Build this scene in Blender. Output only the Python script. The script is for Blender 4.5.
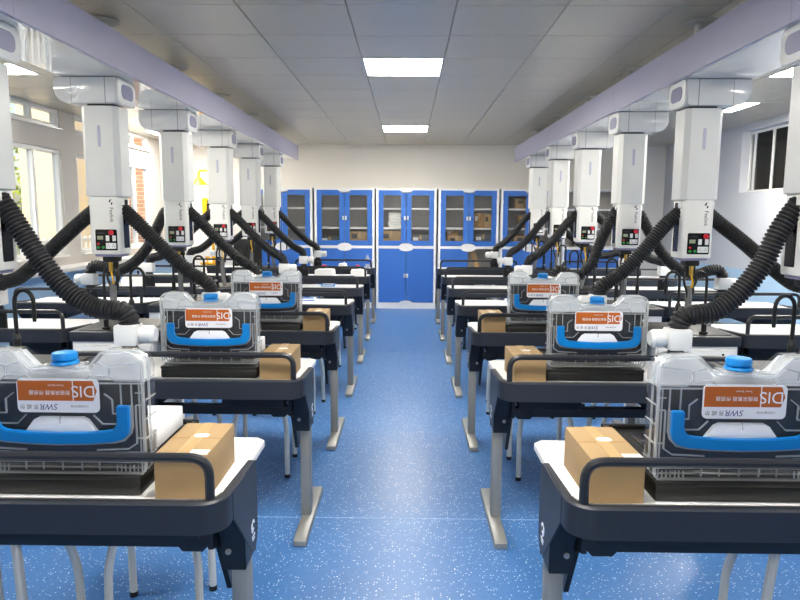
import bpy, bmesh, math, random
from mathutils import Vector, Matrix
random.seed(7)
scn = bpy.context.scene
for o in list(bpy.data.objects): bpy.data.objects.remove(o)
C = scn.collection
PI = math.pi

# ------------------------------------------------------------------ camera
cam_d = bpy.data.cameras.new('camera'); cam = bpy.data.objects.new('camera', cam_d); C.objects.link(cam)
F_PX = 652.0; PITCH = math.radians(7.4); YAW = math.atan(7.5 / F_PX); ROLL = 0.006
cam_d.sensor_width = 36.0; cam_d.lens = F_PX / 800.0 * 36.0
cam_d.clip_start = 0.05; cam_d.clip_end = 200
fw = Vector((-math.sin(YAW) * math.cos(PITCH), math.cos(YAW) * math.cos(PITCH), -math.sin(PITCH)))
rt = Vector((math.cos(YAW), math.sin(YAW), 0)); up = rt.cross(fw)
r2 = math.cos(ROLL) * rt + math.sin(ROLL) * up; u2 = -math.sin(ROLL) * rt + math.cos(ROLL) * up
M = Matrix((r2, u2, -fw)).transposed().to_4x4(); M.translation = Vector((0.026, 0, 1.58))
cam.matrix_world = M
scn.camera = cam

# ------------------------------------------------------------------ world, sun, exposure
scn.view_settings.view_transform = 'Standard'; scn.view_settings.look = 'None'
scn.view_settings.gamma = 1.0; scn.view_settings.use_curve_mapping = False
scn.view_settings.exposure = 1.48
scn.cycles.transparent_max_bounces = 24
LED = 22.0
w = bpy.data.worlds.new('sky'); scn.world = w; w.use_nodes = True
nt = w.node_tree; nt.nodes.clear()
sky = nt.nodes.new('ShaderNodeTexSky'); sky.sky_type = 'NISHITA'; sky.sun_disc = False
sky.sun_elevation = math.radians(38); sky.sun_rotation = math.radians(160); sky.air_density = 1.2; sky.dust_density = 2.0
bg = nt.nodes.new('ShaderNodeBackground'); bg.inputs[1].default_value = 0.085
wo = nt.nodes.new('ShaderNodeOutputWorld')
nt.links.new(sky.outputs[0], bg.inputs[0]); nt.links.new(bg.outputs[0], wo.inputs[0])
sd = bpy.data.lights.new('sun', 'SUN'); sd.energy = 1.4; sd.angle = 0.01; sd.color = (1, .93, .8)
sun = bpy.data.objects.new('sun', sd); C.objects.link(sun)
sun.rotation_euler = Vector((-.45, .75, -.62)).to_track_quat('-Z', 'Y').to_euler()
sun.location = (8, -10, 12)

# ------------------------------------------------------------------ materials
def lin(c):
    return tuple(((v / 255) / 12.92 if v / 255 <= .04045 else ((v / 255 + .055) / 1.055) ** 2.4) for v in c) + (1,)
MATS = {}
def mat(name, rgb, rough=.5, metal=0., noise=0., nscale=8., spec=.5, bump=0., bscale=200., coat=0.):
    m = bpy.data.materials.new(name); m.use_nodes = True; n = m.node_tree.nodes; l = m.node_tree.links
    b = n['Principled BSDF']; b.inputs['Roughness'].default_value = rough; b.inputs['Metallic'].default_value = metal
    b.inputs['Specular IOR Level'].default_value = spec
    if coat: b.inputs['Coat Weight'].default_value = coat; b.inputs['Coat Roughness'].default_value = .08
    col = lin(rgb)
    tc = n.new('ShaderNodeTexCoord')
    t = n.new('ShaderNodeTexNoise'); t.inputs['Scale'].default_value = nscale; t.inputs['Detail'].default_value = 4
    l.new(tc.outputs['Object'], t.inputs['Vector'])
    mx = n.new('ShaderNodeMix'); mx.data_type = 'RGBA'
    k = noise if noise else .04
    mx.inputs[6].default_value = tuple(v * (1 - k) for v in col[:3]) + (1,); mx.inputs[7].default_value = tuple(min(1, v * (1 + k)) for v in col[:3]) + (1,)
    l.new(t.outputs['Fac'], mx.inputs[0]); l.new(mx.outputs[2], b.inputs['Base Color'])
    if bump:
        t2 = n.new('ShaderNodeTexNoise'); t2.inputs['Scale'].default_value = bscale; l.new(tc.outputs['Object'], t2.inputs['Vector'])
        bp = n.new('ShaderNodeBump'); bp.inputs['Strength'].default_value = bump; bp.inputs['Distance'].default_value = .002
        l.new(t2.outputs['Fac'], bp.inputs['Height']); l.new(bp.outputs[0], b.inputs['Normal'])
    MATS[name] = m
    return m
mat('white_board', (236, 236, 236), .28, noise=.015)
mat('rim', (41, 45, 54), .42, bump=.15, bscale=600)
mat('navy', (15, 19, 28), .45)
mat('silver', (150, 150, 147), .45, metal=.4)
mat('rail', (36, 38, 44), .36)
mat('black_plastic', (12, 13, 14), .42)
mat('black_gloss', (9, 10, 11), .22)
mat('hose', (29, 30, 33), .55)
mat('grey_conduit', (112, 112, 112), .5)
mat('brass', (196, 158, 70), .35, metal=.6)
mat('tower', (236, 236, 232), .38, noise=.02)
mat('tower_gloss', (232, 232, 230), .16, noise=.02, coat=.4)
mat('lavender', (172, 170, 192), .42)
mat('lavender_dark', (128, 128, 158), .4)
mat('slot', (196, 197, 214), .3)
mat('connector', (232, 233, 232), .35)
mat('beam_white', (226, 226, 224), .05, noise=.01, coat=1.0)
b = MATS['beam_white'].node_tree.nodes['Principled BSDF']; b.inputs['Coat Roughness'].default_value = .02; b.inputs['Coat IOR'].default_value = 2.1
mat('post_grey', (196, 196, 190), .5)
mat('cab_blue', (58, 114, 200), .3, noise=.05, nscale=3)
mat('cab_white', (240, 241, 242), .4)
mat('cab_grey', (182, 178, 172), .6)
mat('cardboard', (164, 136, 96), .75, noise=.07, nscale=14, bump=.1, bscale=150)
mat('cardboard_dark', (160, 122, 74), .75, noise=.07, nscale=14)
mat('tape', (184, 152, 104), .35)
mat('paper', (240, 240, 236), .6)
mat('foam', (244, 244, 244), .8, bump=.2, bscale=300)
mat('handle_blue', (4, 124, 200), .32)
mat('label_white', (236, 238, 244), .35)
mat('label_orange', (184, 94, 24), .45)
mat('ink_blue', (20, 40, 130), .5)
mat('ink_dark', (60, 60, 66), .5)
mat('ink_black', (12, 12, 14), .5)
mat('insert', (15, 18, 27), .5)
mat('red', (214, 24, 48), .35)
mat('green', (40, 150, 60), .4)
mat('lcd', (150, 158, 130), .3)
mat('yellow', (240, 186, 12), .4)
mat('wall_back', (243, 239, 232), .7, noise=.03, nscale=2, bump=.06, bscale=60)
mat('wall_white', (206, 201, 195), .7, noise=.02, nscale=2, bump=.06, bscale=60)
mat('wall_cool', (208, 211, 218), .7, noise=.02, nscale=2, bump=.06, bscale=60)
mat('dado', (184, 215, 238), .6, noise=.03, nscale=2)
mat('sill', (236, 234, 230), .3)
mat('frame_white', (238, 238, 236), .35)
mat('frame_alu', (150, 152, 156), .4, metal=.4)
mat('ceil_tile', (198, 191, 178), .3, metal=.2, noise=.03, nscale=1.5)
mat('ceil_back', (120, 122, 122), .6)
mat('weld', (150, 186, 228), .5)
mat('stool_seat', (26, 29, 36), .45)
mat('stool_leg', (206, 208, 206), .35)
mat('rubber', (14, 14, 15), .7)
mat('cream', (244, 228, 194), .8, noise=.05, nscale=1)
mat('corridor', (74, 76, 70), .8)
mat('bottle_cap', (40, 110, 220), .4)
mat('leaf', (120, 150, 44), .7, noise=.4, nscale=3)
mat('leaf2', (176, 186, 60), .7, noise=.4, nscale=3)
mat('bark', (90, 72, 54), .9, noise=.2)
mat('ground', (150, 146, 130), .9, noise=.15, nscale=2)
mat('fence', (236, 236, 232), .5)
mat('equipment', (92, 96, 104), .5)

def shader_mat(name):
    m = bpy.data.materials.new(name); m.use_nodes = True; MATS[name] = m
    n = m.node_tree.nodes; n.clear(); out = n.new('ShaderNodeOutputMaterial')
    return m, n, m.node_tree.links, out
# floor: blue sheet vinyl with white and dark flecks
m, n, l, out = shader_mat('floor')
b = n.new('ShaderNodeBsdfPrincipled'); b.inputs['Roughness'].default_value = .34; l.new(b.outputs[0], out.inputs[0])
tc = n.new('ShaderNodeTexCoord')
def flecks(scale, lo, hi, cut):
    v = n.new('ShaderNodeTexVoronoi'); v.inputs['Scale'].default_value = scale; v.inputs['Randomness'].default_value = 1
    l.new(tc.outputs['Object'], v.inputs['Vector'])
    r = n.new('ShaderNodeMapRange'); r.inputs[1].default_value = lo; r.inputs[2].default_value = hi; r.inputs[3].default_value = 1; r.inputs[4].default_value = 0
    l.new(v.outputs['Distance'], r.inputs[0])
    sx = n.new('ShaderNodeSeparateColor'); l.new(v.outputs['Color'], sx.inputs[0])
    g = n.new('ShaderNodeMath'); g.operation = 'GREATER_THAN'; g.inputs[1].default_value = cut; l.new(sx.outputs[0], g.inputs[0])
    q = n.new('ShaderNodeMath'); q.operation = 'MULTIPLY'; l.new(r.outputs[0], q.inputs[0]); l.new(g.outputs[0], q.inputs[1])
    return q.outputs[0]
ns = n.new('ShaderNodeTexNoise'); ns.inputs['Scale'].default_value = 26; ns.inputs['Detail'].default_value = 5; l.new(tc.outputs['Object'], ns.inputs['Vector'])
base = n.new('ShaderNodeMix'); base.data_type = 'RGBA'; base.inputs[6].default_value = lin((58, 110, 172)); base.inputs[7].default_value = lin((74, 126, 186))
l.new(ns.outputs['Fac'], base.inputs[0])
m1 = n.new('ShaderNodeMix'); m1.data_type = 'RGBA'; m1.inputs[7].default_value = lin((52, 94, 158)); l.new(base.outputs[2], m1.inputs[6]); l.new(flecks(95, .2, .34, .55), m1.inputs[0])
m2 = n.new('ShaderNodeMix'); m2.data_type = 'RGBA'; m2.inputs[7].default_value = lin((236, 242, 248)); l.new(m1.outputs[2], m2.inputs[6]); l.new(flecks(84, .17, .30, .62), m2.inputs[0])
l.new(m2.outputs[2], b.inputs['Base Color'])
# clear frosted plastic
def glassy(name, tint, body, gloss_rough, body_fac, ior=1.45):
    m, n, l, out = shader_mat(name)
    tr = n.new('ShaderNodeBsdfTransparent'); tr.inputs[0].default_value = tint
    df = n.new('ShaderNodeBsdfDiffuse'); df.inputs[0].default_value = body
    tl = n.new('ShaderNodeBsdfTranslucent'); tl.inputs[0].default_value = body
    dm = n.new('ShaderNodeMixShader'); dm.inputs[0].default_value = .45; l.new(df.outputs[0], dm.inputs[1]); l.new(tl.outputs[0], dm.inputs[2])
    gl = n.new('ShaderNodeBsdfGlossy'); gl.inputs['Roughness'].default_value = gloss_rough
    fr = n.new('ShaderNodeFresnel'); ge = n.new('ShaderNodeNewGeometry'); io = n.new('ShaderNodeMapRange'); io.inputs[3].default_value = ior; io.inputs[4].default_value = 1.0
    l.new(ge.outputs['Backfacing'], io.inputs[0]); l.new(io.outputs[0], fr.inputs[0])
    a = n.new('ShaderNodeMixShader'); a.inputs[0].default_value = body_fac; l.new(tr.outputs[0], a.inputs[1]); l.new(dm.outputs[0], a.inputs[2])
    c = n.new('ShaderNodeMixShader'); l.new(fr.outputs[0], c.inputs[0]); l.new(a.outputs[0], c.inputs[1]); l.new(gl.outputs[0], c.inputs[2])
    l.new(c.outputs[0], out.inputs[0])
glassy('clear_plastic', (.95, .96, .97, 1), (.82, .84, .85, 1), .12, .025)
glassy('milky', (.95, .96, .97, 1), (.88, .90, .92, 1), .25, .62)
glassy('clear_rib', (.95, .96, .97, 1), (.88, .90, .91, 1), .2, .34)
glassy('pane', (.96, .97, .97, 1), (.8, .8, .8, 1), .02, .01)
glassy('cab_glass', (.93, .93, .92, 1), (.8, .8, .8, 1), .02, .04)
glassy('bottle_clear', (.85, .9, .95, 1), (.85, .9, .95, 1), .05, .35)
m, n, l, out = shader_mat('led')
e = n.new('ShaderNodeEmission'); e.inputs[0].default_value = (1, .955, .87, 1); e.inputs[1].default_value = LED; l.new(e.outputs[0], out.inputs[0])
# bricks of the wing outside
m, n, l, out = shader_mat('brick_wall')
b = n.new('ShaderNodeBsdfPrincipled'); b.inputs['Roughness'].default_value = .9; l.new(b.outputs[0], out.inputs[0])
tc = n.new('ShaderNodeTexCoord'); mp = n.new('ShaderNodeMapping'); mp.inputs['Rotation'].default_value = (PI / 2, 0, 0); l.new(tc.outputs['Object'], mp.inputs[0])
bk = n.new('ShaderNodeTexBrick'); bk.inputs['Scale'].default_value = 1.0; bk.inputs['Color1'].default_value = lin((206, 150, 112)); bk.inputs['Color2'].default_value = lin((188, 128, 92)); bk.inputs['Mortar'].default_value = lin((226, 196, 160))
bk.inputs['Brick Width'].default_value = .26; bk.inputs['Row Height'].default_value = .085; bk.inputs['Mortar Size'].default_value = .008
l.new(mp.outputs[0], bk.inputs['Vector']); l.new(bk.outputs['Color'], b.inputs['Base Color'])

# ------------------------------------------------------------------ mesh helpers
class MB:
    def __init__(s, off=(0, 0, 0)): s.bm = bmesh.new(); s.off = Vector(off)
    def poly3(s, rings, close_ring=True, caps=True):
        R = [[s.bm.verts.new(p) for p in r] for r in rings]
        k = len(R[0])
        for a, b in zip(R, R[1:]):
            for i in range(k if close_ring else k - 1):
                s.bm.faces.new((a[i], a[(i + 1) % k], b[(i + 1) % k], b[i]))
        if caps:
            s.bm.faces.new(R[0][::-1]); s.bm.faces.new(R[-1])
        return s
    def box(s, x0, x1, y0, y1, z0, z1, bev=0, seg=2):
        before = set(s.bm.verts)
        a = [(x0, y0, z0), (x1, y0, z0), (x1, y1, z0), (x0, y1, z0)]; b_ = [(x, y, z1) for x, y, z in a]
        s.poly3([a, b_])
        if bev:
            nv = [v for v in s.bm.verts if v not in before]
            ed = {e for v in nv for e in v.link_edges}
            bmesh.ops.bevel(s.bm, geom=list(ed), offset=bev, segments=seg, affect='EDGES', profile=.5)
        return s
    def prism(s, pts, a0, a1, axis='y', bev=0):
        f = {'y': lambda p, a: (p[0], a, p[1]), 'x': lambda p, a: (a, p[0], p[1]), 'z': lambda p, a: (p[0], p[1], a)}[axis]
        before = set(s.bm.verts)
        s.poly3([[f(p, a0) for p in pts], [f(p, a1) for p in pts]])
        if bev:
            nv = [v for v in s.bm.verts if v not in before]
            ed = {e for v in nv for e in v.link_edges if abs((e.verts[0].co - e.verts[1].co).length - abs(a1 - a0)) > 1e-6 or len(pts) < 3}
            bmesh.ops.bevel(s.bm, geom=list(ed), offset=bev, segments=2, affect='EDGES', profile=.5)
        return s
    def tube(s, path, r, n=8, caps=True):
        P = [Vector(p) for p in path]; rs = r if isinstance(r, (list, tuple)) else [r] * len(P)
        rings = []; t0 = (P[1] - P[0]).normalized()
        ref = Vector((0, 0, 1)) if abs(t0.z) < .9 else Vector((1, 0, 0))
        nrm = (ref - t0 * ref.dot(t0)).normalized()
        for i, p in enumerate(P):
            t = ((P[i + 1] - p) if i < len(P) - 1 else (p - P[i - 1])).normalized()
            if 0 < i < len(P) - 1: t = ((P[i + 1] - p).normalized() + (p - P[i - 1]).normalized()).normalized()
            nrm = (nrm - t * nrm.dot(t)).normalized(); bn = t.cross(nrm)
            rings.append([p + rs[i] * (math.cos(a) * nrm + math.sin(a) * bn) for a in [2 * PI * j / n for j in range(n)]])
        return s.poly3(rings, caps=caps)
    def cyl(s, p0, p1, r, n=16, r1=None): return s.tube([p0, p1], [r, r if r1 is None else r1], n)
    def lathe(s, c, prof, n=16):
        c = Vector(c); return s.poly3([[c + Vector((r * math.cos(2 * PI * j / n), r * math.sin(2 * PI * j / n), z)) for j in range(n)] for r, z in prof])
    def mesh(s, name, m, flip=False, smooth=35):
        bm = s.bm
        bmesh.ops.translate(bm, verts=bm.verts, vec=s.off)
        if flip: bmesh.ops.scale(bm, vec=(-1, 1, 1), verts=bm.verts)
        bmesh.ops.recalc_face_normals(bm, faces=bm.faces)
        me = bpy.data.meshes.new(name); 
        if smooth:
            for f in bm.faces: f.smooth = True
            for e in bm.edges:
                e.smooth = len(e.link_faces) == 2 and e.calc_face_angle(9) < math.radians(smooth)
        bm.to_mesh(me); bm.free(); me.materials.append(MATS[m])
        return me
def rrect(x0, x1, y0, y1, r, n=4):
    pts = []
    for cx, cy, a0 in ((x1 - r, y0 + r, -PI / 2), (x1 - r, y1 - r, 0), (x0 + r, y1 - r, PI / 2), (x0 + r, y0 + r, PI)):
        for i in range(n + 1):
            a = a0 + PI / 2 * i / n; pts.append((cx + r * math.cos(a), cy + r * math.sin(a)))
    return pts
def fillet(path, r, n=5):
    P = [Vector(p) for p in path]; o = [P[0]]
    for a, b_, c in zip(P, P[1:], P[2:]):
        d0 = (a - b_).normalized(); d1 = (c - b_).normalized()
        s0, s1 = b_ + d0 * r, b_ + d1 * r
        for i in range(n + 1):
            t = i / n; o.append((1 - t) ** 2 * s0 + 2 * t * (1 - t) * b_ + t * t * s1)
    return o + [P[-1]]
def catmull(P, step):
    P = [Vector(p) for p in P]; P = [2 * P[0] - P[1]] + P + [2 * P[-1] - P[-2]]; out = []
    for i in range(1, len(P) - 2):
        for j in range(40):
            t = j / 40; a, b_, c, d = P[i - 1:i + 3]
            out.append(.5 * (2 * b_ + (c - a) * t + (2 * a - 5 * b_ + 4 * c - d) * t * t + (3 * b_ - a - 3 * c + d) * t ** 3))
    out.append(P[-2]); res = [out[0]]; need = step
    for a, b_ in zip(out, out[1:]):
        L = (b_ - a).length; pos = 0
        while L - pos >= need:
            pos += need; res.append(a.lerp(b_, pos / L)); need = step
        need -= L - pos
    return res
def ob(name, me, parent=None, loc=(0, 0, 0), rz=0, **tags):
    o = bpy.data.objects.new(name, me); C.objects.link(o); o.location = loc
    if rz: o.rotation_euler = (0, 0, rz)
    if parent: o.parent = parent
    for k, v in tags.items(): o[k] = v
    return o
def thing(name, loc, label, category, group=None, rz=0):
    o = ob(name, None, None, loc, rz, label=label, category=category); o.empty_display_size = .1
    if group: o['group'] = group
    return o
def struct(name, me, loc=(0, 0, 0), parent=None, label=None):
    o = ob(name, me, parent, loc)
    if not parent: o['kind'] = 'structure'
    if label: o['label'] = label
    return o
def text_mesh(body, size, m, rot180=False, shear=0, align='CENTER', font_scale_x=1):
    cu = bpy.data.curves.new('t', 'FONT'); cu.body = body; cu.size = size; cu.align_x = align; cu.align_y = 'CENTER'; cu.shear = shear
    t = bpy.data.objects.new('t', cu); C.objects.link(t); bpy.context.view_layer.update()
    me = bpy.data.meshes.new_from_object(t.evaluated_get(bpy.context.evaluated_depsgraph_get()))
    bpy.data.objects.remove(t)
    # glyphs stand in the XZ plane facing -Y
    for v in me.vertices:
        x, y = v.co.x * font_scale_x, v.co.y
        if rot180: x, y = -x, -y
        v.co = (x, 0, y)
    me.materials.clear(); me.materials.append(MATS[m]); return me

# ------------------------------------------------------------------ setting
XL, XR, YB, YF, ZC = -4.15, 4.50, 11.6, -2.2, 2.80
ROW = [1.643 + 1.297 * i for i in range(7)]
TX = 1.94
TXS = {-1: 1.94, 1: 1.885}
fl = struct('floor', MB().box(XL - .3, XR + .3, YF - .2, YB + .2, -.1, 0).mesh('floor', 'floor', smooth=0), label='blue speckled vinyl floor')
sm = MB().box(-4.1, 4.4, -.003, .003, 0, .0012).mesh('weld_seam', 'weld', smooth=0)
for y in (3.25, 7.4, -.9): ob('weld_seam', sm, fl, (0, y, 0))
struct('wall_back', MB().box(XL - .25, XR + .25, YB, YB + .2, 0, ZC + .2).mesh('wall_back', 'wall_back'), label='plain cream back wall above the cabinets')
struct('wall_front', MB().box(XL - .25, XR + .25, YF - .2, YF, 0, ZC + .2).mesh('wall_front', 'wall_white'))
# left wall with window openings
WIN = [(-1.8, .55), (.90, 2.90 + .35), (3.25 + .0, 5.25), (5.60, 7.95), (8.31, 10.67)]
WIN = [(-1.6, .75), (1.1, 2.95), (3.3, 5.25), (5.60, 7.95), (8.31, 10.67)]
ZS, ZT, ZU0, ZU1 = 1.08, 2.33, 2.585, 2.80
wl = MB(); xa, xb = XL - .10, XL
wl.box(xa, xb, YF, YB, .89, ZS); wl.box(xa, xb, YF, YB, ZT, ZU0); wl.box(xa, xb, YF, YB, ZU1, ZC + .2)
ys = [YF] + [v for p in WIN for v in p] + [YB]
for a, b_ in zip(ys[::2], ys[1::2]): wl.box(xa, xb, a, b_, ZS, ZT); wl.box(xa, xb, a, b_, ZU0, ZU1)
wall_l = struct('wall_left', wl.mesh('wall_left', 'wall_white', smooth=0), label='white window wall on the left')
ob('dado', MB().box(xa, xb, YF, YB, 0, .89).mesh('dado', 'dado', smooth=0), wall_l, label='light blue lower wall')
ob('ledge', MB().box(XL - .02, XL + .24, YF, YB - .02, .90, .955, .008).mesh('ledge', 'sill'), wall_l, label='long white ledge below the windows')
def window(idx, y0, y1, z0, z1, x, mulls, label, tone='frame_white', inward=1, t=.045, dp=.04):
    r = ob('window_%d' % idx, None, None, (x, (y0 + y1) / 2, z0)); r['kind'] = 'structure'; r['label'] = label
    r.empty_display_size = .1
    h = (y1 - y0) / 2; H = z1 - z0
    f = MB(); f.box(-dp, dp, -h, h, 0, t, .004); f.box(-dp, dp, -h, h, H - t, H, .004); f.box(-dp, dp, -h, -h + t, t, H - t, .004); f.box(-dp, dp, h - t, h, t, H - t, .004)
    ob('window_frame', f.mesh('window_frame', tone), r)
    ed = [-h + t] + [v - (y0 + y1) / 2 for v in mulls] + [h - t]
    for v in ed[1:-1]: ob('mullion', MB().box(-dp * .85, dp * .85, v - t * .55, v + t * .55, t, H - t, .004).mesh('mullion', tone), r)
    for a, b_ in zip(ed, ed[1:]): ob('pane', MB().box(-.003, .003, a + .01, b_ - .01, t - .005, H - t + .005).mesh('pane', 'pane', smooth=0), r)
    ob('window_sill', MB().box(-.02, .10, -h, h, -.022, -.002, .004).mesh('window_sill', 'sill'), r) if inward > 0 else None
    return r
k = 1
for i, (a, b_) in enumerate(WIN):
    d = b_ - a
    pos = ['behind the camera', 'first', 'second', 'third', 'fourth, farthest'][i]
    window(k, a, b_, ZS, ZT, XL - .055, [a + d * .27, a + d * .5, b_ - .56], 'large white sliding window in the left wall, %s from the front' % pos); k += 1
    window(k, a, b_, ZU0, ZU1, XL - .055, [a + d * .27, a + d * .5, b_ - .56], 'narrow transom window under the ceiling, %s from the front, left wall' % pos); k += 1
# right wall with a high window to the corridor
RW = [(2.6, 5.0, ), (6.40, 9.0)]; RZ0, RZ1 = 1.91, 2.71
wr = MB(); xa, xb = XR, XR + .2
wr.box(xa, xb, YF, YB, .89, RZ0); wr.box(xa, xb, YF, YB, RZ1, ZC + .2)
ys = [YF] + [v for p in RW for v in p] + [YB]
for a, b_ in zip(ys[::2], ys[1::2]): wr.box(xa, xb, a, b_, RZ0, RZ1)
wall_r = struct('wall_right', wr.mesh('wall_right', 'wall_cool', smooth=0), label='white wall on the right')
ob('dado', MB().box(xa, xb, YF, YB, 0, .89).mesh('dado', 'dado', smooth=0), wall_r, label='light blue lower wall')
for i, (a, b_) in enumerate(RW):
    window(k, a, b_, RZ0, RZ1, XR + .12, [a + .55, a + 1.1, b_ - .56, b_ - .12], 'high corridor window with dark panes in the right wall, %s' % ('nearer one' if i == 0 else 'farther one'), inward=0, t=.032, dp=.014); k += 1
struct('wall_corridor', MB().box(XR + 1.9, XR + 2.0, YF, YB, 0, ZC + .2).box(XR + .2, XR + 2, YF, YB, ZC + .1, ZC + .2).box(XR + .2, XR + 2, YF - .1, YF, 0, ZC + .2).box(XR + .2, XR + 2, YB, YB + .1, 0, ZC + .2).box(XR + .2, XR + 2, YF, YB, -.1, 0).mesh('wall_corridor', 'corridor', smooth=0))
for nm, x0, x1 in (('baseboard_left', XL, XL + .015), ('baseboard_right', XR - .015, XR)):
    struct(nm, MB().box(x0, x1, YF, YB - .02, 0, .09, .003).mesh(nm, 'frame_alu'))
struct('baseboard_back', MB().box(XL + .02, XR - .02, YB - .015, YB, 0, .09, .003).mesh('baseboard_back', 'frame_alu'))
# ceiling of metal tiles
cl = struct('ceiling', MB().box(XL - .25, XR + .25, YF - .2, YB + .2, ZC + .02, ZC + .2).mesh('ceiling', 'ceil_back', smooth=0), label='grey metal tile ceiling')
P = .645
LEDS = [(3.57, 1.72), (-3.57, 1.72), (0, 1.72), (0, 5.616), (0, 9.55), (3.57, 5.616), (3.57, 7.55), (-3.57, 5.616), (-3.57, 10.1), (0, -1.5)]  # nearest side pair and far left panel are added to brighten columns and wall
EX = [XL, -3.885, -3.24, -2.595, -1.95, -1.635, -.99, -.345, .30, .945, 1.59, 1.86, 2.505, 3.15, 3.795, 4.44, XR]
GX = [(a + b_) / 2 for a, b_ in zip(EX, EX[1:])]
GW = dict(zip(GX, [b_ - a for a, b_ in zip(EX, EX[1:])]))
GY = [5.616 + P * j for j in range(-12, 10)]
def grid(x, y): return (min(GX, key=lambda v: abs(v - x)), min(GY, key=lambda v: abs(v - y)))
LEDG = [grid(x, y) for x, y in LEDS]
tile_cache = {}
for gx in GX:
    for gy in GY:
        if (gx, gy) in LEDG: continue
        x0, x1 = gx - GW[gx] / 2 + .0025, gx + GW[gx] / 2 - .0025; y0, y1 = max(gy - P / 2, YF) + .0025, min(gy + P / 2, YB) - .0025
        if x1 - x0 < .05 or y1 - y0 < .05: continue
        key = (round(x1 - x0, 3), round(y1 - y0, 3))
        if key not in tile_cache:
            a, b_ = key[0] / 2, key[1] / 2
            tile_cache[key] = MB().poly3([[(-a, -b_, .018), (a, -b_, .018), (a, b_, .018), (-a, b_, .018)], [(-a, -b_, .004), (a, -b_, .004), (a, b_, .004), (-a, b_, .004)], [(-a + .004, -b_ + .004, 0), (a - .004, -b_ + .004, 0), (a - .004, b_ - .004, 0), (-a + .004, b_ - .004, 0)]]).mesh('ceiling_tile', 'ceil_tile', smooth=0)
        ob('ceiling_tile', tile_cache[key], cl, ((x0 + x1) / 2, (y0 + y1) / 2, ZC))
h = P / 2 - .002
lf = MB(); lf.box(-h, h, -h, -h + .012, -.006, .018); lf.box(-h, h, h - .012, h, -.006, .018); lf.box(-h, -h + .012, -h + .012, h - .012, -.006, .018); lf.box(h - .012, h, -h + .012, h - .012, -.006, .018)
led_frame = lf.mesh('frame', 'frame_white', smooth=0); led_diff = MB().box(-h + .012, h - .012, -h + .012, h - .012, -.003, .016).mesh('diffuser', 'led', smooth=0)
order = ['nearest', 'second', 'third', 'fourth', 'fifth']
names = {}
for (gx, gy) in LEDG:
    side = 'over the centre aisle' if abs(gx) < 1 else ('by the left window wall' if gx < 0 else 'by the right wall')
    rank = sorted(y for x, y in LEDG if (abs(x) < 1 and abs(gx) < 1) or (x * gx > 1)).index(gy)
    t = thing('ceiling_light', (gx, gy, ZC), 'square white LED ceiling panel %s, %s from the front' % (side, order[rank]), 'ceiling light', 'LED ceiling panels')  # includes the side panels added for brightness
    ob('frame', led_frame, t); ob('diffuser', led_diff, t)

# ------------------------------------------------------------------ overhead beams
def beam(s, y1):
    t = thing('overhead_beam', (s * 1.925, 4, 2.43), 'long lavender-fronted white overhead beam with service columns, %s of the aisle' % ('left' if s < 0 else 'right'), 'beam', 'overhead service beams')
    y0 = -2.0 - 4; y1 = y1 - 4
    fx = s < 0
    ob('body', MB().box(-.20, .225, y0, y1, 0, .215).mesh('body', 'beam_white', fx, 0), t)
    # lavender fascia boards towards the aisle
    n = 5; L = (y1 - y0) / n
    me = MB().box(-.225, -.202, .0008, L - .0008, -.002, .217, .002).mesh('fascia', 'lavender', fx, 0)
    for i in range(n): ob('fascia', me, t, (0, y0 + i * L, 0), label='lavender fascia board')
    ob('end_cap', MB().box(-.225, .225, y1, y1 + .012, -.002, .217, .003).mesh('end_cap', 'lavender', fx), t)
    z = ZC - 2.43
    post = MB().cyl((0, 0, .21), (0, 0, z - .012), .03, 16).mesh('post', 'post_grey'); fla = MB().lathe((0, 0, 0), [(.095, z - .020), (.102, z - .012), (.102, z - .001)], 24).mesh('flange', 'post_grey')
    for i in range(7):
        y = ROW[i] + .08 - 4
        p = ob('post', post, t, (-.07 if s > 0 else 0, y, 0)); ob('flange', fla, p)
beam(-1, 10.40); beam(1, 10.55)

# ------------------------------------------------------------------ service columns
def hose_mesh(pts, flip):
    k_ = 1 if flip else (.9 if pts[0][0] > 0 else 1.07)
    path = catmull([(-u * (k_ if abs(u) > .2 else 1), 0, z) for u, z in pts], .0046)
    rs = [.0445 + (.0042, .0042, -.0042, -.0042)[i % 4] for i in range(len(path))]
    return MB().tube(path, rs, 14).mesh('hose', 'hose', flip, smooth=40)
HIN = {'sag': [(.06, 1.655), (.11, 1.60), (.17, 1.50), (.25, 1.37), (.35, 1.24), (.47, 1.15), (.57, 1.13), (.625, 1.125), (.653, 1.09), (.655, 1.05)],
       'straight': [(.05, 1.64), (.10, 1.595), (.19, 1.51), (.35, 1.345), (.52, 1.19), (.60, 1.145), (.64, 1.11), (.655, 1.05)],
       'low': [(.06, 1.65), (.12, 1.58), (.20, 1.40), (.30, 1.20), (.40, 1.09), (.49, 1.07), (.57, 1.11), (.625, 1.12), (.652, 1.09), (.655, 1.05)]}
HOUT = {'straight': [(-.05, 1.64), (-.10, 1.60), (-.19, 1.53), (-.34, 1.40), (-.52, 1.24), (-.64, 1.15), (-.72, 1.125), (-.77, 1.11), (-.79, 1.05)],
        'low': [(-.05, 1.64), (-.11, 1.60), (-.17, 1.50), (-.27, 1.31), (-.38, 1.18), (-.50, 1.105), (-.60, 1.095), (-.68, 1.125), (-.745, 1.13), (-.782, 1.10), (-.79, 1.05)]}
HM = {}
for s in (-1, 1):
    for q, v in HIN.items(): HM['in', q, s] = hose_mesh(v, s < 0)
    for q, v in HOUT.items(): HM['out', q, s] = hose_mesh(v, s < 0)
TM = {}
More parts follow.
